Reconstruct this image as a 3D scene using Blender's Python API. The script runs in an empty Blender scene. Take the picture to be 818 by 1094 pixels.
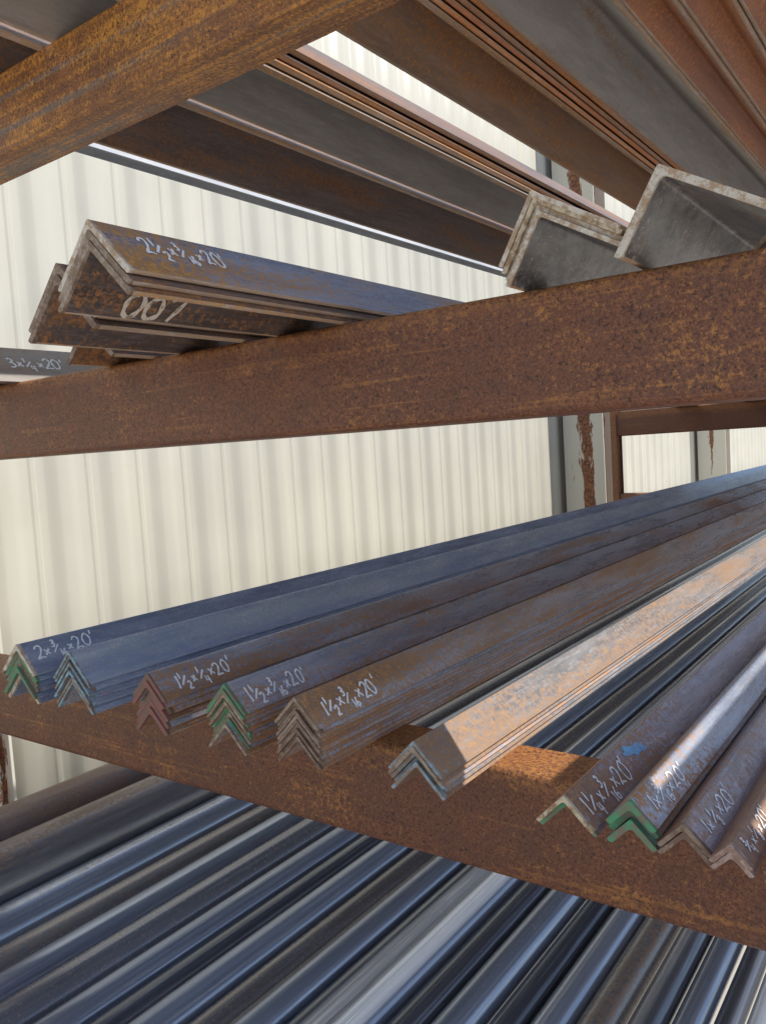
import bpy, math, random
from mathutils import Vector, Matrix
random.seed(7)
H = 1.40            # camera height above the slab
scene = bpy.context.scene
COL = scene.collection
R2 = math.sqrt(2)

# ---------------------------------------------------------------- materials
def nt(mat):
    mat.use_nodes = True
    t = mat.node_tree
    for n in list(t.nodes): t.nodes.remove(n)
    o = t.nodes.new('ShaderNodeOutputMaterial')
    b = t.nodes.new('ShaderNodeBsdfPrincipled')
    t.links.new(b.outputs[0], o.inputs[0])
    return t, b

def noise(t, vec, scale, detail=4, rough=0.6, dist=0.0):
    n = t.nodes.new('ShaderNodeTexNoise')
    n.inputs['Scale'].default_value = scale
    n.inputs['Detail'].default_value = detail
    n.inputs['Roughness'].default_value = rough
    n.inputs['Distortion'].default_value = dist
    t.links.new(vec, n.inputs['Vector'])
    return n.outputs['Fac']

def ramp(t, fac, p0, p1, c0=(0,0,0,1), c1=(1,1,1,1)):
    r = t.nodes.new('ShaderNodeValToRGB')
    r.color_ramp.elements[0].position = p0
    r.color_ramp.elements[1].position = p1
    r.color_ramp.elements[0].color = c0
    r.color_ramp.elements[1].color = c1
    t.links.new(fac, r.inputs[0])
    return r.outputs[0]

def mixc(t, fac, a, b):
    m = t.nodes.new('ShaderNodeMix'); m.data_type = 'RGBA'
    for sock, v in ((m.inputs[0], fac), (m.inputs[6], a), (m.inputs[7], b)):
        if isinstance(v, (int, float)): sock.default_value = v
        elif isinstance(v, tuple): sock.default_value = (*v[:3], 1)
        else: t.links.new(v, sock)
    return m.outputs[2]

def math_(t, op, a, b=None, clamp=False):
    m = t.nodes.new('ShaderNodeMath'); m.operation = op; m.use_clamp = clamp
    for i, v in enumerate((a, b)):
        if v is None: continue
        if isinstance(v, (int, float)): m.inputs[i].default_value = v
        else: t.links.new(v, m.inputs[i])
    return m.outputs[0]

def coords(t, stretch):
    tc = t.nodes.new('ShaderNodeTexCoord')
    oi = t.nodes.new('ShaderNodeObjectInfo')
    k = math_(t, 'MULTIPLY', oi.outputs['Random'], 37.0)
    ad = t.nodes.new('ShaderNodeVectorMath'); ad.operation = 'ADD'
    t.links.new(tc.outputs['Object'], ad.inputs[0]); t.links.new(k, ad.inputs[1])
    mp = t.nodes.new('ShaderNodeMapping')
    mp.inputs['Scale'].default_value = stretch
    t.links.new(ad.outputs[0], mp.inputs[0])
    return ad.outputs[0], mp.outputs[0], tc.outputs['Object']

def axis(t, vec, i):
    s = t.nodes.new('ShaderNodeSeparateXYZ'); t.links.new(vec, s.inputs[0])
    return s.outputs[i]

def bump(t, b, h, strength, distance=.0015):
    bp = t.nodes.new('ShaderNodeBump')
    bp.inputs['Strength'].default_value = strength
    bp.inputs['Distance'].default_value = distance
    t.links.new(h, bp.inputs['Height'])
    t.links.new(bp.outputs[0], b.inputs['Normal'])

def steel(name, base, base2, rust, rust2, amt, metallic=0.40, rough=0.28, stretch=(1, .12, 1), bmp=0.25, soft=.035, speck=.75, spc=.595, scr=.38, rv=.2, endr=.06, scs=230, rrough=.58, gain=1.0):
    """mill scale with rust patches along the length, fine rust freckles and more rust near the cut end"""
    base = tuple(min(.92, c*gain) for c in base); base2 = tuple(min(.92, c*gain) for c in base2)
    rust = tuple(c*(.5 + .5*gain) for c in rust); rust2 = tuple(min(.8, c*(.5 + .5*gain)) for c in rust2)
    m = bpy.data.materials.new(name)
    t, b = nt(m)
    raw, st, obj = coords(t, stretch)
    n1 = noise(t, st, 40, 5, .75)
    basec = mixc(t, ramp(t, n1, .38, .62), base, base2)
    if scr:
        sc_ = noise(t, st, scs, 3, .75)
        basec = mixc(t, math_(t, 'MULTIPLY', ramp(t, sc_, .54, .64), scr), basec, (.66, .71, .79))
    mid = noise(t, raw, 170, 5, .85)
    big = noise(t, st, 13, 3, .7, .3)
    s = math_(t, 'ADD', math_(t, 'MULTIPLY', big, .5), math_(t, 'MULTIPLY', mid, .5))
    if endr:
        e = ramp(t, axis(t, obj, 1), 0, .30, (1, 1, 1, 1), (0, 0, 0, 1))
        s = math_(t, 'ADD', s, math_(t, 'MULTIPLY', e, endr))
    c = 0.5 + (0.5 - amt) * 0.36
    mask = ramp(t, s, c - soft, c + soft)
    if speck:
        m2 = math_(t, 'MULTIPLY', ramp(t, mid, spc - .02, spc + .05), speck)
        mask = math_(t, 'MAXIMUM', mask, m2)
    rustc = mixc(t, ramp(t, mid, .42, .64), rust, rust2)
    t.links.new(mixc(t, mask, basec, rustc), b.inputs['Base Color'])
    t.links.new(math_(t, 'MULTIPLY', math_(t, 'SUBTRACT', 1.0, mask), metallic), b.inputs['Metallic'])
    r = math_(t, 'ADD', math_(t, 'MULTIPLY', mask, rrough - rough), rough)
    if rv: r = math_(t, 'ADD', r, math_(t, 'MULTIPLY', math_(t, 'SUBTRACT', n1, .5), rv), True)
    t.links.new(r, b.inputs['Roughness'])
    if bmp: bump(t, b, mid, bmp, .0012)
    return m

def beam_rust(name, dark, brown, orange, lo=.575, grey=.0, zw=.22, runlo=.60, runw=.6, stw=.10):
    m = bpy.data.materials.new(name)
    t, b = nt(m)
    raw, st, obj = coords(t, (.022, 1, 1))
    fine = noise(t, raw, 400, 4, .9)
    col = mixc(t, ramp(t, fine, .40, .60), dark, brown)
    broad = noise(t, raw, 26, 5, .75)
    col = mixc(t, math_(t, 'MULTIPLY', ramp(t, broad, .42, .60), .45), col, (.13, .062, .046))
    if grey:
        gb = noise(t, st, 36, 3, .6)
        col = mixc(t, math_(t, 'MULTIPLY', ramp(t, gb, .52, .60), grey), col, (.20, .17, .155))
    sp = noise(t, raw, 230, 5, .88)
    zone = noise(t, raw, 11, 5, .75)
    strk = noise(t, st, 110, 3, .6)
    s = math_(t, 'ADD', math_(t, 'MULTIPLY', sp, .83 - zw - stw + .0), math_(t, 'MULTIPLY', zone, zw))
    s = math_(t, 'ADD', s, math_(t, 'MULTIPLY', strk, stw + .0))
    s = math_(t, 'MULTIPLY', s, 1/.83)
    mask = ramp(t, s, lo, lo + .055)
    col = mixc(t, math_(t, 'MULTIPLY', mask, .85), col, orange)
    run = math_(t, 'MULTIPLY', ramp(t, noise(t, st, 130, 2, .5), runlo, runlo + .05), ramp(t, sp, .40, .52))
    run = math_(t, 'MULTIPLY', run, ramp(t, zone, .40, .60))
    col = mixc(t, math_(t, 'MULTIPLY', run, runw), col, orange)
    ez = ramp(t, axis(t, obj, 2), .084, .101)
    col = mixc(t, math_(t, 'MULTIPLY', math_(t, 'MULTIPLY', ez, ramp(t, sp, .44, .54)), .75), col, orange)
    pit = ramp(t, noise(t, raw, 300, 2, .6), .33, .39, (1, 1, 1, 1), (0, 0, 0, 1))
    col = mixc(t, math_(t, 'MULTIPLY', pit, .8), col, (.045, .018, .012))
    t.links.new(col, b.inputs['Base Color'])
    b.inputs['Roughness'].default_value = .46
    bump(t, b, fine, .7, .0014)
    return m

def paint(name, c, c2=(.12, .08, .06), amt=.35, rough=.6, metallic=0.0, sc=110):
    m = bpy.data.materials.new(name)
    t, b = nt(m)
    raw, st, obj = coords(t, (1, 1, 1))
    n = noise(t, raw, sc, 5, .8)
    t.links.new(mixc(t, ramp(t, n, .54 - amt*.25, .64 - amt*.2), c, c2), b.inputs['Base Color'])
    b.inputs['Roughness'].default_value = rough
    b.inputs['Metallic'].default_value = metallic
    return m

RD, RO = (.16, .085, .05), (.36, .135, .035)
OR = (.50, .24, .085)
M = {}
M['beam'] = beam_rust('rusted_beam_steel', (.095, .033, .019), (.31, .118, .056), (.56, .24, .062), .545, 0, .20, .60, .6)
M['beam_orange'] = beam_rust('orange_rusted_beam_steel', (.17, .060, .026), (.46, .195, .062), (.80, .36, .060), .510, .8, .20, .54, .8, .20)
M['beam_far'] = beam_rust('rusted_far_beam_steel', (.12, .045, .028), (.25, .10, .055), (.42, .18, .06), .57)
G = 1.22
M['blueblack'] = steel('blue_black_scale_with_sky_sheen', (.23, .29, .42), (.38, .46, .62), RD, OR, .08, speck=.6, spc=.61, rough=.24, metallic=.45, gain=G)  # blue-black scale, its base also brightened to stand for sky sheen
M['blue'] = steel('blue_scale_with_sky_sheen', (.35, .44, .62), (.55, .65, .84), RD, OR, .12, speck=.65, spc=.60, rough=.24, metallic=.45, gain=G)  # tinted sky sheen put into this bluer, brighter base colour
M['brownblue'] = steel('brown_blue_mill_scale', (.29, .33, .42), (.46, .51, .61), (.21, .12, .07), OR, .33, gain=G)
M['browngrey'] = steel('brown_grey_mill_scale', (.32, .325, .36), (.50, .50, .54), (.22, .13, .08), (.52, .28, .12), .41, gain=G)
M['orange'] = steel('orange_rusted_scale', (.33, .31, .32), (.47, .44, .44), (.26, .14, .08), (.56, .28, .11), .46, gain=G)
M['purple'] = steel('purple_brown_scale', (.28, .27, .32), (.44, .42, .49), (.21, .12, .085), (.46, .25, .13), .38, gain=1.1)
M['rustyblue'] = steel('rusty_brown_blue_scale', (.27, .285, .35), (.43, .45, .53), (.21, .12, .075), (.48, .26, .12), .43, gain=G)
M['greyrust'] = steel('grey_scale_with_rust_bloom', (.25, .25, .265), (.40, .39, .40), (.24, .15, .10), (.42, .25, .135), .46)
M['pink'] = steel('pink_brown_scale', (.33, .27, .27), (.42, .35, .34), (.27, .17, .13), (.45, .27, .17), .42, .3, .5, scr=.25)
M['darkbrown'] = steel('dark_brown_scale', (.15, .11, .10), (.22, .17, .155), (.18, .09, .055), (.42, .20, .075), .42, .25, .45, scr=.08)
M['oily'] = steel('dark_oily_inner_scale', (.10, .08, .075), (.19, .15, .135), (.17, .085, .05), (.46, .22, .08), .34, .3, .36, scr=.12)
M['grey'] = steel('dull_grey_scale', (.30, .28, .26), (.40, .375, .35), (.22, .14, .09), (.44, .25, .11), .29, .22, .46, scr=.10)
M['bronze'] = steel('bronze_brown_scale', (.26, .165, .11), (.37, .235, .155), (.26, .115, .055), (.60, .28, .07), .50, .22, .46, scr=.08)
M['redbrown'] = steel('red_brown_scale', (.28, .120, .070), (.40, .175, .10), (.30, .105, .050), (.64, .26, .07), .54, .15, .55, scr=.04)
M['blackspot'] = steel('dark_scale_rust_spots', (.09, .088, .088), (.28, .275, .27), (.24, .14, .09), (.66, .56, .46), .20, .35, .32, stretch=(1, .6, 1), speck=1.0, spc=.585, scr=.12, endr=.04)
M['toprust'] = steel('blue_brown_scale_orange_bloom', (.25, .28, .36), (.40, .44, .52), (.30, .155, .065), (.66, .35, .10), .40, endr=.09, gain=1.15)
M['edge'] = steel('rusty_toe_edge', (.36, .26, .19), (.52, .38, .27), (.33, .19, .11), (.64, .37, .16), .42, .0, .66, endr=0, scr=.3)
M['blueedge'] = steel('blue_grey_toe_edge', (.34, .39, .48), (.60, .66, .75), (.2, .14, .1), (.44, .27, .15), .20, .3, .42, endr=0)
M['galv'] = steel('galvanised_steel', (.42, .45, .50), (.55, .58, .62), (.2, .1, .05), (.3, .15, .08), .0, .4, .45, speck=0, endr=0)
kw = dict(bmp=.03, rv=.04, endr=0, scs=260)
M['pipe_blue'] = steel('blue_grey_mill_pipe', (.23, .27, .35), (.33, .38, .47), RD, (.36, .20, .11), .03, .45, .22, (1, .015, 1), speck=.2, spc=.64, scr=.25, **kw)
M['pipe_dark'] = steel('dark_pipe', (.09, .10, .125), (.15, .165, .20), RD, (.36, .20, .11), .06, .45, .22, (1, .015, 1), speck=.2, spc=.64, scr=.15, **kw)
M['pipe_grey'] = steel('grey_brown_pipe', (.20, .185, .18), (.28, .265, .26), (.19, .125, .09), (.34, .21, .12), .28, .35, .27, (1, .02, 1), speck=.35, scr=.15, **kw)
M['pipe_rust'] = steel('rusted_pipe', (.17, .18, .21), (.25, .26, .30), (.20, .115, .07), (.50, .25, .09), .35, .4, .25, (1, .015, 1), speck=.4, scr=.15, **kw)
M['pipe_brown'] = steel('brown_pipe', (.15, .12, .115), (.23, .185, .17), (.18, .105, .075), (.32, .19, .12), .38, .3, .40, (1, .1, 1), .1, endr=0, scr=.05)
M['pipe_purple'] = steel('dark_brown_grey_pipe', (.15, .14, .15), (.22, .205, .215), (.17, .115, .09), (.32, .20, .13), .32, .4, .30, (1, .06, 1), .05, endr=0, scr=.06)

P = {
 'green': paint('green_end_paint', (.075, .30, .15), (.20, .17, .12), .42),
 'cyan': paint('light_blue_end_paint', (.26, .46, .55), (.22, .18, .16), .46),
 'greyblue': paint('grey_blue_end_paint', (.27, .38, .45), (.26, .19, .14), .46),
 'red': paint('dark_red_end_paint', (.30, .10, .09), (.19, .12, .09), .46),
 'bare': paint('bare_cut_end', (.40, .315, .245), (.23, .15, .10), .5),
 'brown': paint('brown_cut_end', (.30, .215, .16), (.17, .10, .07), .5),
 'tan': paint('tan_end_paint', (.62, .52, .37), (.32, .20, .11), .38),
 'white': paint('pale_cut_end', (.68, .62, .53), (.44, .30, .19), .40, sc=110),
 'pinkp': paint('pink_end_paint', (.48, .35, .31), (.30, .18, .14), .4),
 'skyblue': paint('sky_blue_paint_patch', (.20, .55, .95), (.26, .40, .55), .42, sc=120),
}
def chalk(name, c, c2, a, z_, sc):
    m = bpy.data.materials.new(name)
    t, b = nt(m)
    raw, st, obj = coords(t, (1, 1, 1))
    t.links.new(mixc(t, ramp(t, noise(t, raw, sc, 3, .7), a, z_), c, c2), b.inputs['Base Color'])
    b.inputs['Roughness'].default_value = .75
    return m
mk = chalk('white_paint_marker', (.94, .95, .96), (.86, .86, .88), .56, .80, 300)
mk2 = chalk('faint_tan_chalk', (.74, .66, .56), (.32, .23, .17), .50, .64, 180)

mw = bpy.data.materials.new('cream_painted_sheet_metal')
t, b = nt(mw)
raw, st, obj = coords(t, (1, 1, .12))
d1 = noise(t, raw, 1.5, 3, .6); d2 = noise(t, raw, 30, 4, .7)
c = mixc(t, ramp(t, d1, .35, .7), (.58, .565, .49), (.51, .50, .44))
c = mixc(t, math_(t, 'MULTIPLY', ramp(t, d2, .62, .8), .2), c, (.40, .37, .32))
t.links.new(c, b.inputs['Base Color']); b.inputs['Roughness'].default_value = .34

def column_paint(name, cx, w, lo):
    m = bpy.data.materials.new(name)
    t, b = nt(m)
    raw, st, obj = coords(t, (1, 1, .22))
    n = noise(t, st, 16, 6, .75, .3); n2 = noise(t, raw, 60, 4, .7)
    rc = mixc(t, ramp(t, n2, .4, .6), (.10, .035, .025), (.32, .13, .05))
    dx = math_(t, 'ABSOLUTE', math_(t, 'SUBTRACT', axis(t, obj, 0), cx))
    band = math_(t, 'MULTIPLY', math_(t, 'SUBTRACT', w, dx), 5.0)
    s = math_(t, 'ADD', n, math_(t, 'MAXIMUM', band, -.10))
    t.links.new(mixc(t, ramp(t, s, lo, lo + .04), (.64, .62, .54), rc), b.inputs['Base Color'])
    b.inputs['Roughness'].default_value = .6
    return m
mc = column_paint('cream_paint_with_rust_stains', 0, .03, .56)
mc2 = column_paint('cream_paint_with_rust_streak', .02, .055, .54)

mg = bpy.data.materials.new('dusty_concrete')
t, b = nt(mg)
raw, st, obj = coords(t, (1, 1, 1))
t.links.new(mixc(t, noise(t, raw, 2.5, 8, .7), (.54, .51, .46), (.44, .42, .39)), b.inputs['Base Color'])
b.inputs['Roughness'].default_value = .9

# ---------------------------------------------------------------- mesh helpers
def mesh_obj(name, verts, faces, mats, fm=None, smooth=35):
    me = bpy.data.meshes.new(name)
    me.from_pydata(verts, [], faces)
    for m in mats: me.materials.append(m)
    if fm: me.polygons.foreach_set('material_index', fm)
    me.update()
    if smooth:
        me.shade_smooth()
        try: me.set_sharp_from_angle(angle=math.radians(smooth))
        except Exception: pass
    o = bpy.data.objects.new(name, me)
    COL.objects.link(o)
    return o

def sweep(profile, stations, axis='Y'):
    v, f = [], []
    n = len(profile)
    for s in stations:
        for a, c in profile:
            v.append((a, s, c) if axis == 'Y' else ((s, a, c) if axis == 'X' else (a, c, s)))
    for k in range(len(stations) - 1):
        for i in range(n):
            j = (i + 1) % n
            f.append((k*n + i, k*n + j, (k+1)*n + j, (k+1)*n + i))
    return v, f

def fixn(o):
    import bmesh
    bm = bmesh.new(); bm.from_mesh(o.data)
    bmesh.ops.recalc_face_normals(bm, faces=bm.faces)
    bm.to_mesh(o.data); bm.free()

def arc(cx, cy, r, a0, a1, n):
    return [(cx + r*math.cos(math.radians(a0 + (a1-a0)*i/n)), cy + r*math.sin(math.radians(a0 + (a1-a0)*i/n))) for i in range(n+1)]

def angle_profile(L, t, L2=None):
    L2 = L2 or L
    ro, rt, ri = t*.35, t*.55, t*.8
    p = arc(ro, ro, ro, 180, 270, 3)
    p += [(L, 0)]
    p += arc(L - rt, t - rt, rt, 0, 90, 3)
    p += arc(t + ri, t + ri, ri, 270, 180, 3)
    p += arc(t - rt, L2 - rt, rt, 0, 90, 3)
    p += [(0, L2)]
    return p

def make_angle_mesh(name, L, t, length, mat, pmat, emat, L2=None):
    prof = []
    for a, c in angle_profile(L, t, L2):
        prof.append(((a - c)/R2, -(a + c)/R2))
    n = len(prof)
    st = [0, random.uniform(.002, .005), length*.25, length*.5, length*.75, length]
    bow = [0, 0, 1, 1.3, 1, 0]
    v, f = sweep(prof, st)
    s = random.uniform(-.002, .002)
    v = [(x + s*bow[i//n], y, z) for i, (x, y, z) in enumerate(v)]
    row = [2 if (4 <= i <= 7 or 13 <= i <= 16) else 0 for i in range(n)]
    fm = [1]*n + row*(len(st) - 2)
    f.append(tuple(range(n))); fm.append(1)
    f.append(tuple(range((len(st)-1)*n, len(st)*n))); fm.append(0)
    o = mesh_obj(name, v, f, [mat, pmat, emat], fm)
    fixn(o)
    return o

# ---------------------------------------------------------------- handwriting
GL = {
'0': [[(.28,1),(.06,.8),(0,.45),(.12,.08),(.34,0),(.54,.25),(.55,.65),(.4,.95),(.22,1)]],
'1': [[(.14,.95),(.16,.5),(.14,0)]],
'2': [[(0,.78),(.14,.98),(.42,.96),(.5,.72),(.3,.36),(0,.02),(.28,.06),(.62,.0)]],
'3': [[(.02,.92),(.3,1),(.48,.8),(.3,.58),(.16,.54),(.42,.46),(.5,.2),(.3,0),(0,.06)]],
'4': [[(.06,1),(.02,.42),(.62,.42)],[(.46,.95),(.44,.4),(.42,-.1)]],
'6': [[(.36,1),(.12,.66),(.02,.28),(.16,.0),(.42,.04),(.48,.28),(.28,.42),(.06,.26)]],
'7': [[(0,.95),(.28,.98),(.56,.96),(.38,.5),(.22,0)]],
'8': [[(.46,.86),(.24,1),(.06,.8),(.28,.52),(.46,.24),(.24,0),(.04,.2),(.26,.5),(.46,.82)]],
'x': [[(.02,.58),(.2,.36),(.40,.12)],[(.40,.58),(.2,.35),(.0,.12)]],
"'": [[(.1,1.15),(.04,.85)]],
}
WD = {'0':.62,'1':.30,'2':.66,'3':.58,'4':.66,'6':.54,'7':.6,'8':.54,'x':.46,"'":.2,' ':.4}

def catmull(pts, n=5):
    out = []
    P_ = [pts[0]] + list(pts) + [pts[-1]]
    for i in range(1, len(P_) - 2):
        p0, p1, p2, p3 = P_[i-1], P_[i], P_[i+1], P_[i+2]
        for k in range(n):
            u = k/n
            out.append(tuple(.5*((2*p1[d]) + (-p0[d]+p2[d])*u + (2*p0[d]-5*p1[d]+4*p2[d]-p3[d])*u*u + (-p0[d]+3*p1[d]-3*p2[d]+p3[d])*u**3) for d in (0, 1)))
    out.append(pts[-1])
    return out

def layout(text):
    strokes, x, i = [], 0, 0
    def put(ch, x, dy, s):
        jy = random.uniform(-.07, .07); sh = random.uniform(-.06, .18); js = s*random.uniform(.90, 1.10)
        for stq in GL.get(ch, []):
            q = [(x + (px + sh*py + random.uniform(-.03, .03))*js, dy + (py + jy + random.uniform(-.03, .03))*js) for px, py in stq]
            strokes.append(catmull(q) if ch != '4' and len(q) > 2 else q)
        return x + WD[ch]*s
    while i < len(text):
        ch = text[i]
        if ch == '{':
            j = text.index('}', i)
            a, c = text[i+1:j].split('/')
            x += .10
            for q in a: put(q, x, .62, .52)
            strokes.append([(x - .02, .14), (x + .26, .42), (x + .60, .74)])
            x2 = x + .42
            for q in c: x2 = put(q, x2, -.28, .62) + .09
            x = x2 + .16
            i = j + 1
        else:
            x = put(ch, x, 0, 1.0) + (.18 if ch == 'x' else .12)
            i += 1
    return strokes, x

def write(parent, text, width, height, y0, s0, w=.0016, slope=0.0, mat=None, inner=0.0, name='lettering'):
    strokes, tw = layout(text)
    if inner:
        d = Vector((-1/R2, 0, -1/R2)); nr = Vector((1/R2, 0, -1/R2))
    else:
        d = Vector((1/R2, 0, -1/R2)); nr = Vector((1/R2, 0, 1/R2))
    yy = Vector((0, 1, 0))
    v, f = [], []
    lift = .0006 + inner
    for stq in strokes:
        pts = [(px/tw*width, py*height + px/tw*slope) for px, py in stq]
        base = len(v)
        for k, p in enumerate(pts):
            a = pts[max(0, k-1)]; c = pts[min(len(pts)-1, k+1)]
            tx, ty = c[0]-a[0], c[1]-a[1]
            l = math.hypot(tx, ty) or 1
            nx, ny = -ty/l, tx/l
            ww = w*.5*(1 + .22*math.sin(k*.9 + base))
            lift += 1e-6
            for s in (1, -1):
                X, Y = p[0] + nx*ww*s, p[1] + ny*ww*s
                v.append(tuple(yy*(y0 + X) + d*(s0 - Y) + nr*lift))
        for k in range(len(pts) - 1):
            f.append((base+2*k, base+2*k+1, base+2*k+3, base+2*k+2))
    o = mesh_obj(name, v, f, [mat or mk], smooth=0)
    o.parent = parent
    return o

# ---------------------------------------------------------------- angles
def stack(x, y, zf, L, t, n, mats, pms, label, group, alpha=0.0, text=None, length=6.09, jit=.005, apex=None, gap=.0007, alabel=None, edge='edge', L2=None, top=None, roll=.35):
    a = math.radians(alpha)
    up = Vector((math.sin(a), 0, math.cos(a)))
    objs = []
    z0 = zf + L/R2
    base = Vector((x, 0, z0))
    if apex:
        base = Vector((apex[0], 0, apex[1])) - up*((n-1)*(t*R2 + gap))
    for k in range(n):
        mat = mats[k % len(mats)] if k < n-1 else (top or mats[0])
        pm = pms[(n-1-k) % len(pms)]
        o = make_angle_mesh('steel_angle', L*random.uniform(.99, 1.005), t, length, M[mat], P[pm], M[edge], L2)
        p = base + up*(k*(t*R2 + gap))
        o.location = (p.x + random.uniform(-.0005, .0005), y + random.uniform(-jit, jit), p.z + H)
        o.rotation_euler = (0, a + math.radians(random.uniform(-roll, roll)), math.radians(random.uniform(-.025, .025)))
        if k == n-1: o.location.y = y - jit*.5
        o['label'] = label if k < n-1 or not alabel else alabel
        o['category'] = 'steel angle'
        o['group'] = group
        objs.append(o)
    if text:
        write(objs[-1], *text)
    return objs

LOW, MID, TOP = -.282, .1237, .518
g = 'steel angles nested on the lower rack beam'
def lab(c, e): return f'{c} steel angle, {e} end, on rack beam'
def labw(c): return f'{c} steel angle with white handwritten size on its face'
stack(-1.075, .585, LOW, .038, .0048, 2, ['blueblack'], ['brown', 'brown'], lab('dark', 'bare'), g, edge='blueedge')
stack(-.966, .535, LOW, .0508, .0048, 6, ['blueblack'], ['white', 'green', 'green', 'brown', 'green'], lab('blue black', 'green painted'), g,
      text=("2x{3/16}x20'", .084, .0185, .016, .029, .0023), alabel=labw('blue black'), edge='blueedge', gap=.0003)
stack(-.862, .540, LOW, .0508, .0030, 9, ['blue', 'blueblack'], ['cyan', 'cyan', 'bare', 'cyan', 'cyan'], lab('blue grey', 'light blue painted'), g, edge='blueedge', gap=.0002)
stack(-.712, .535, LOW, .0381, .0050, 6, ['rustyblue', 'brownblue', 'darkbrown'], ['red', 'red', 'brown', 'red'], lab('purple brown', 'dark red painted'), g,
      text=("1{1/2}x{1/4}x20'", .082, .0175, .024, .030, .0022), alabel=labw('purple brown'), gap=.0002)
stack(-.594, .535, LOW, .0381, .0029, 10, ['brownblue', 'brownblue', 'orange'], ['green', 'green', 'bare', 'green', 'bare'], lab('brown blue', 'green painted'), g,
      text=("1{1/2}x{3/16}x20'", .086, .0175, .016, .030, .0021), alabel=labw('brown blue'), gap=.0002, roll=.2)
stack(-.503, .535, LOW, .0381, .0028, 10, ['browngrey', 'orange', 'brownblue'], ['bare', 'brown'], lab('rusty brown', 'bare cut'), g,
      text=("1{1/2}x{3/16}x20'", .086, .0175, .020, .030, .0021), alabel=labw('rusty brown'), gap=.0002, jit=.003, roll=.2)
stack(-.373, .535, LOW, .0381, .0030, 5, ['greyrust', 'greyrust', 'orange'], ['greyblue', 'bare', 'greyblue', 'greyblue'], lab('sunlit rusty', 'light blue painted'), g, gap=.0002, edge='edge')
s7 = stack(-.241, .530, LOW, .0318, .0030, 2, ['purple'], ['tan', 'green'], lab('purple brown', 'green painted'), g,
      text=("1{1/4}x{3/16}x20'", .088, .0160, .012, .0245, .0017), alabel='purple brown steel angle with handwritten size and blue paint patch')
stack(-.194, .535, LOW, .0254, .0044, 3, ['brownblue', 'browngrey'], ['green'], lab('brown grey', 'green painted'), g,
      text=("1x{3/16}x20'", .074, .012, .018, .0185, .0014), alabel=labw('brown grey'))
stack(-.1585, .535, LOW, .0254, .0032, 2, ['purple', 'darkbrown'], ['brown'], lab('grey brown', 'bare cut'), g,
      text=("1x{1/8}x20'", .068, .012, .018, .0185, .0014), alabel=labw('grey brown'))
stack(-.128, .530, LOW, .0191, .0032, 2, ['pink'], ['pinkp'], lab('pinkish', 'pink painted'), g,
      text=("{3/4}x{1/8}x20'", .060, .009, .012, .014, .0012), alabel=labw('small pinkish brown'))
stack(-.095, .530, LOW, .0191, .0032, 2, ['redbrown'], ['brown'], lab('small red brown', 'bare cut'), g)
d = Vector((1/R2, 0, -1/R2)); nr = Vector((1/R2, 0, 1/R2))
pv = []
for i in range(48):
    a = 2*math.pi*i/48; rr = 1 + .22*math.sin(2*a + 1) + .16*math.sin(5*a) + random.uniform(-.14, .14)
    pv.append(tuple(Vector((0, .126 + .017*rr*math.cos(a), 0)) + d*(.011 + .0062*rr*math.sin(a + .5)) + nr*.0005))
pp = mesh_obj('paint_patch', pv, [tuple(range(48))], [P['skyblue']], smooth=0); pp.parent = s7[-1]

g = 'heavy steel angles resting on the middle rack beam'
def lab2(c, e): return f'{c} heavy steel angle, {e} end, on rack beam'
ast = stack(-.525, .376, MID, .0635, .0048, 3, ['toprust', 'darkbrown', 'orange'], ['white', 'bare', 'bare'], lab2('orange edged', 'bare'), g,
      text=("2{1/2}x{3/16}x20'", .086, .0195, .032, .035, .0023), alabel='dark rusty steel angle with handwritten size on top of stack', jit=.003)
ast[0].data.materials[0] = M['oily']
write(ast[0], "007", .062, .024, .050, .0585, .0042, .002, mk2, inner=.0048)
ast[0]['label'] = 'brown steel angle with chalk scribble on its inner face'
stack(-.665, .440, MID, .0762, .0063, 2, ['oily', 'orange'], ['bare', 'brown'], lab2('dark brown', 'bare'), g, jit=.004, top='darkbrown')
stack(-.800, .560, MID, .0635, .0063, 1, ['oily'], ['brown'], lab2('dark rusty', 'bare'), g)
stack(-1.095, .42, MID, .0762, .0063, 1, ['grey'], ['bare'], lab2('brown grey', 'bare'), g, edge='darkbrown',
      text=("3x{1/4}x20'", .084, .020, .200, .046, .0028), alabel=labw('brown grey'))
stack(0, .590, 0, .078, .0036, 4, ['blackspot', 'grey'], ['white', 'tan', 'white'], lab2('tilted grey', 'pale cut'), g, alpha=-15, apex=(-.2716, .191), L2=.060, gap=.0003, top='blackspot')
stack(0, .586, 0, .088, .0056, 1, ['blackspot'], ['white', 'white'], lab2('tilted rust spotted', 'pale cut'), g, alpha=-15, apex=(-.1755, .1855), L2=.066)
stack(-.118, .645, MID, .0191, .0032, 1, ['grey'], ['bare'], lab2('small grey', 'bare'), g)
for x, L in ((.058, .0508), (.14, .0508), (.23, .0635), (.33, .0635)):
    stack(x, .58, MID, L, .0048, 1, ['browngrey'], ['bare'], lab2('brown grey', 'bare'), g)  # unseen angles added to shade the pipes and small stacks from the sun

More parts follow.
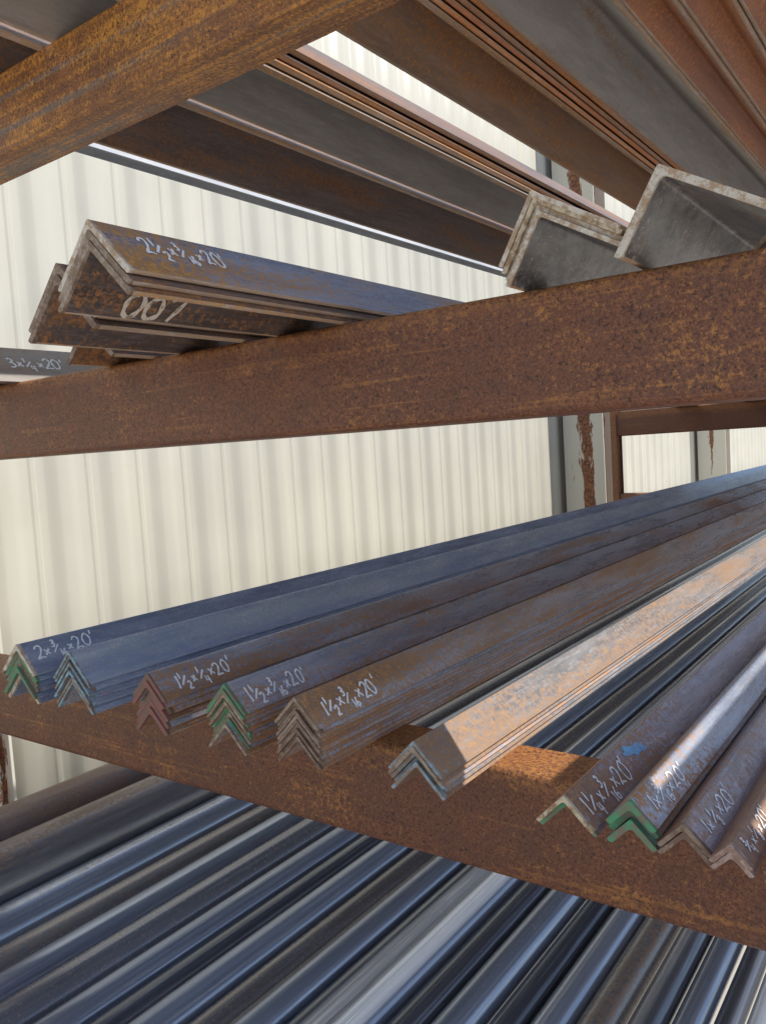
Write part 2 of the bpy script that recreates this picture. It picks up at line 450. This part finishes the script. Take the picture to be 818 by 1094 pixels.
g = 'large steel angles lying on the upper rack beam'
def lab3(c): return f'{c} large steel angle lying on upper rack beam'
stack(-1.165, .40, TOP, .0254, .0032, 1, ['galv'], ['white'], 'slim galvanised steel angle lying on upper rack beam', g, edge='galv')
stack(-1.022, .40, TOP, .1524, .0095, 1, ['darkbrown'], ['bare'], lab3('purple brown'), g)
stack(-.828, .40, TOP, .1016, .0085, 4, ['grey', 'bronze', 'darkbrown'], ['bare'], lab3('dull grey'), g, gap=.002, top='darkbrown')
stack(-.571, .40, TOP, .0864, .0070, 6, ['bronze', 'redbrown', 'darkbrown'], ['bare'], lab3('rusty bronze'), g, gap=.0025, top='darkbrown')
stack(-.402, .40, TOP, .0889, .0063, 3, ['grey', 'bronze', 'grey'], ['bare'], lab3('grey'), g, gap=.002, top='darkbrown')
stack(-.311, .40, TOP, .0385, .0048, 3, ['redbrown'], ['bare'], lab3('red brown'), g)
stack(-.2563, .40, TOP, .0381, .0048, 2, ['redbrown', 'bronze'], ['bare'], lab3('rusty red brown'), g)
stack(-.1925, .40, TOP, .0512, .0048, 3, ['redbrown', 'darkbrown'], ['bare'], lab3('dark red brown'), g)
stack(-.118, .40, TOP, .0525, .0048, 1, ['redbrown'], ['bare'], lab3('added sun-blocking brown'), g)  # out of view, added to keep direct sun off the lower stacks
stack(-.043, .40, TOP, .0525, .0048, 1, ['bronze'], ['bare'], lab3('added sun-blocking bronze'), g)  # second unseen angle added to widen that shade

# ---------------------------------------------------------------- pipes
def make_pipe(x, z, r, y, mat, label, wall=.004):
    n = 56 if r > .015 else 32
    out = [(r*math.cos(2*math.pi*i/n), r*math.sin(2*math.pi*i/n)) for i in range(n)]
    inn = [((r-wall)*math.cos(2*math.pi*i/n), (r-wall)*math.sin(2*math.pi*i/n)) for i in range(n)]
    Ln = 6.09
    v, f = sweep(out, [0, Ln*.5, Ln]); b0 = len(v)
    v2, f2 = sweep(inn, [0, Ln]); v += v2; f += [tuple(i + b0 for i in q) for q in f2]
    for i in range(n):
        j = (i+1) % n
        f.append((i, j, b0 + j, b0 + i)); f.append((2*n + i, 2*n + j, b0 + n + j, b0 + n + i))
    o = mesh_obj('steel_pipe', v, f, [M[mat]], smooth=40); fixn(o)
    o.location = (x, y, z + H)
    o.rotation_euler = (0, random.uniform(0, 6.28), math.radians(random.uniform(-.05, .05)))
    o['label'] = label; o['category'] = 'pipe'; o['group'] = 'steel pipes lying side by side on the lowest rack beam'
    return o
BOT = -.68
seq = [(.060,'pipe_brown'),(.058,'pipe_purple'),(.036,'pipe_blue'),(.027,'pipe_grey'),(.028,'pipe_blue'),(.029,'pipe_rust'),(.025,'pipe_blue'),
       (.022,'pipe_dark'),(.026,'pipe_blue'),(.022,'pipe_grey'),(.024,'pipe_blue'),(.022,'pipe_dark'),(.024,'pipe_blue'),(.021,'pipe_dark'),(.024,'pipe_blue'),
       (.019,'pipe_dark'),(.021,'pipe_blue'),(.021,'pipe_grey'),(.019,'pipe_dark'),(.017,'pipe_blue'),(.014,'pipe_dark'),(.014,'pipe_blue'),(.012,'pipe_blue'),(.012,'pipe_dark'),(.012,'pipe_blue'),(.012,'pipe_dark'),(.013,'pipe_blue'),(.013,'pipe_rust'),(.016,'pipe_grey')]
desc = {'pipe_brown':'wide dull brown','pipe_purple':'dark brown grey','pipe_grey':'grey brown weathered','pipe_blue':'shiny blue grey','pipe_rust':'rust streaked','pipe_dark':'near black oiled'}
px, pr = None, None
for r, m in seq:
    px = -1.327 if px is None else px + 2*math.sqrt(pr*r) + .003
    pr = r
    make_pipe(px, BOT + r, r, .28 + random.uniform(-.03, .03), m, f'{desc[m]} steel pipe lying on the lowest rack beam')

# ---------------------------------------------------------------- rack
rack = bpy.data.objects.new('storage_rack', None); COL.objects.link(rack)
rack.location = (-.6, .64, 0)
rack['label'] = 'rusty welded steel storage rack holding angles and pipes'
rack['category'] = 'storage rack'
def child(o, par):
    o.parent = par
    o.matrix_parent_inverse = Matrix.Translation(par.location).inverted()
def channel(y0, z0, z1, x0, x1, depth, mat, name='beam', ro=.008):
    h = z1 - z0; tw = .007
    p = []
    p += arc(ro, ro, ro, 180, 270, 5)
    p += [(depth, 0)] + arc(depth-.003, tw-.003, .003, 0, 90, 2)
    p += arc(tw+.008, tw+.008, .008, 270, 180, 3)
    p += arc(tw+.008, h-tw-.008, .008, 180, 90, 3)
    p += arc(depth-.003, h-tw+.003, .003, -90, 0, 2) + [(depth, h)]
    p += arc(ro, h-ro, ro, 90, 180, 5)
    n = len(p)
    Ls = x1 - x0; K = 24
    v, f = sweep([(a, c) for a, c in p], [Ls*i/K for i in range(K+1)], 'X')
    f.append(tuple(range(n))); f.append(tuple(range(K*n, (K+1)*n)))
    v = [(x, y + .0012*math.sin(x*4.1 + z0*9), z + .0010*math.sin(x*3.3 + z0*7)) for x, y, z in v]
    o = mesh_obj(name, v, f, [mat]); fixn(o)
    o.location = (x0, y0, z0 + H)
    child(o, rack)
    return o
for z0, z1 in ((.417, TOP), (.0217, MID), (-.384, LOW), (-.782, BOT)):
    channel(.61, z0, z1 - .0006, -1.78, .62, .058, M['beam_orange'] if z0 > .3 else M['beam'], ro=.004 if z0 > .3 else .008)
    channel(3.96, z0 - .02, z1 - .0006, -1.43, .62, .058, M['beam_far'])

def hcol(name, x0, x1, y0, y1, z0, z1, mat, tf=.01, label=None, par=None):
    xm = (x0 + x1)/2
    p = [(x0,y0),(x1,y0),(x1,y0+tf),(xm+tf/2,y0+tf),(xm+tf/2,y1-tf),(x1,y1-tf),(x1,y1),(x0,y1),(x0,y1-tf),(xm-tf/2,y1-tf),(xm-tf/2,y0+tf),(x0,y0+tf)]
    n = len(p); K = 6
    v, f = [], []
    cx, cy = (x0+x1)/2, (y0+y1)/2
    for k in range(K+1):
        z = (z1 - z0)*k/K
        v += [(a - cx, c - cy, z) for a, c in p]
    for k in range(K):
        for i in range(n):
            j = (i+1) % n
            f.append((k*n+i, k*n+j, (k+1)*n+j, (k+1)*n+i))
    f.append(tuple(range(n))); f.append(tuple(range(K*n, (K+1)*n)))
    o = mesh_obj(name, v, f, [mat]); fixn(o)
    o.location = (cx, cy, z0)
    bv = o.modifiers.new('bevel', 'BEVEL'); bv.width = .002; bv.segments = 2
    if label: o['label'] = label; o['category'] = 'column'
    if par: child(o, par)
    return o
zt = H + .54
hcol('upright', -1.83, -1.73, .6705, .77, .0, zt, M['beam_far'], par=rack)
hcol('upright', .50, .60, .6705, .77, .0, zt, M['beam_far'], par=rack)
hcol('upright', -1.462, -1.432, 3.95, 4.03, .0, zt, M['beam_far'], tf=.006, par=rack)
hcol('upright', .50, .60, 4.0205, 4.12, .0, zt, M['beam_far'], par=rack)

# ---------------------------------------------------------------- building wall, columns, ground
WX = -2.40
def wall():
    v, f = [], []
    prof = []
    y = -3.0
    pitch = .203
    while y < 20:
        prof += [(y, 0), (y+.007, .0022), (y+.022, .0092), (y+.037, .0160), (y+.045, .0180), (y+.078, .0180), (y+.086, .0160), (y+.101, .0092), (y+.116, .0022), (y+.123, 0)]
        prof += [(y+.152, 0), (y+.160, .0032), (y+.172, .0032), (y+.180, 0)]
        y += pitch
    zs = [0, 1.0, 2.0, 3.0, 4.6]
    for z in zs:
        for yy, d in prof: v.append((d, yy, z))
    n = len(prof)
    for k in range(len(zs)-1):
        for i in range(n-1):
            f.append((k*n+i, k*n+i+1, (k+1)*n+i+1, (k+1)*n+i))
    o = mesh_obj('metal_wall', v, f, [mw], smooth=20)
    so = o.modifiers.new('sheet', 'SOLIDIFY'); so.thickness = .0015
    o.location = (WX, 0, 0)
    o['label'] = 'cream painted ribbed sheet metal building wall'; o['category'] = 'wall'
    sv, sf = [], []
    for z in (.5, 1.62, 2.75, 3.6):
        y = -3.0
        while y < 12:
            for q in (.137,):
                c = len(sv); r = .006
                for i in range(6):
                    a = math.pi/3*i
                    sv.append((.0006, y+q+r*math.cos(a), z+r*math.sin(a)))
                for i in range(6):
                    a = math.pi/3*i
                    sv.append((.005, y+q+r*.8*math.cos(a), z+r*.8*math.sin(a)))
                for i in range(6): sf.append((c+i, c+(i+1) % 6, c+6+(i+1) % 6, c+6+i))
                sf.append(tuple(c+6+i for i in range(6)))
            y += pitch*2
    s = mesh_obj('screw_row', sv, sf, [M['galv']], smooth=0)
    s['kind'] = 'stuff'
    s.parent = o
wall()
hcol('wall_column', -2.365, -2.275, 1.06, 1.215, 0, 4.4, mc, label='cream painted steel column with rust stains beside the wall')
hcol('wall_column', -2.35, -2.06, 5.43, 5.65, 0, 4.4, mc2, label='wide cream steel column with a rust streak near wall')
hcol('wall_column', -2.36, -2.08, 8.9, 9.1, 0, 4.4, mc, label='pale cream steel column standing near the wall')

gr = mesh_obj('ground', [(-60,-60,0),(60,-60,0),(60,60,0),(-60,60,0)], [(0,1,2,3)], [mg], smooth=0)
gr['kind'] = 'structure'; gr['label'] = 'dusty grey concrete yard slab'

# ---------------------------------------------------------------- light
el, az = math.radians(50), math.radians(24)
sd = bpy.data.lights.new('sun', 'SUN'); sd.energy = 4.9; sd.angle = math.radians(.6); sd.color = (1, .94, .85)
so = bpy.data.objects.new('sun', sd); COL.objects.link(so)
to = Vector((math.cos(el)*math.cos(az), math.cos(el)*math.sin(az), math.sin(el)))
so.rotation_euler = to.to_track_quat('Z', 'Y').to_euler()
so.location = to*10
w = bpy.data.worlds.new('World'); scene.world = w; w.use_nodes = True
wt = w.node_tree
bg = wt.nodes.get('Background')
sk = wt.nodes.new('ShaderNodeTexSky'); sk.sky_type = 'NISHITA'; sk.sun_disc = False
sk.sun_elevation = el; sk.sun_rotation = math.pi/2 - az
wt.links.new(sk.outputs[0], bg.inputs[0]); bg.inputs[1].default_value = .15

# ---------------------------------------------------------------- camera
right = Vector((.8087, .5850, -.0616)); fwd = Vector((-.5882, .8053, -.0743))
fwd.normalize(); right = (right - fwd*right.dot(fwd)).normalized(); up = right.cross(fwd)
cd = bpy.data.cameras.new('camera'); cam = bpy.data.objects.new('camera', cd); COL.objects.link(cam)
mt = Matrix((right, up, -fwd)).transposed().to_4x4()
mt.translation = Vector((0, 0, H))
cam.matrix_world = mt
cd.sensor_fit = 'HORIZONTAL'; cd.sensor_width = 36; cd.lens = 870/818*36
cd.clip_start = .02; cd.clip_end = 300
scene.camera = cam
scene.view_settings.view_transform = 'Standard'
scene.view_settings.look = 'None'
scene.view_settings.exposure = 0
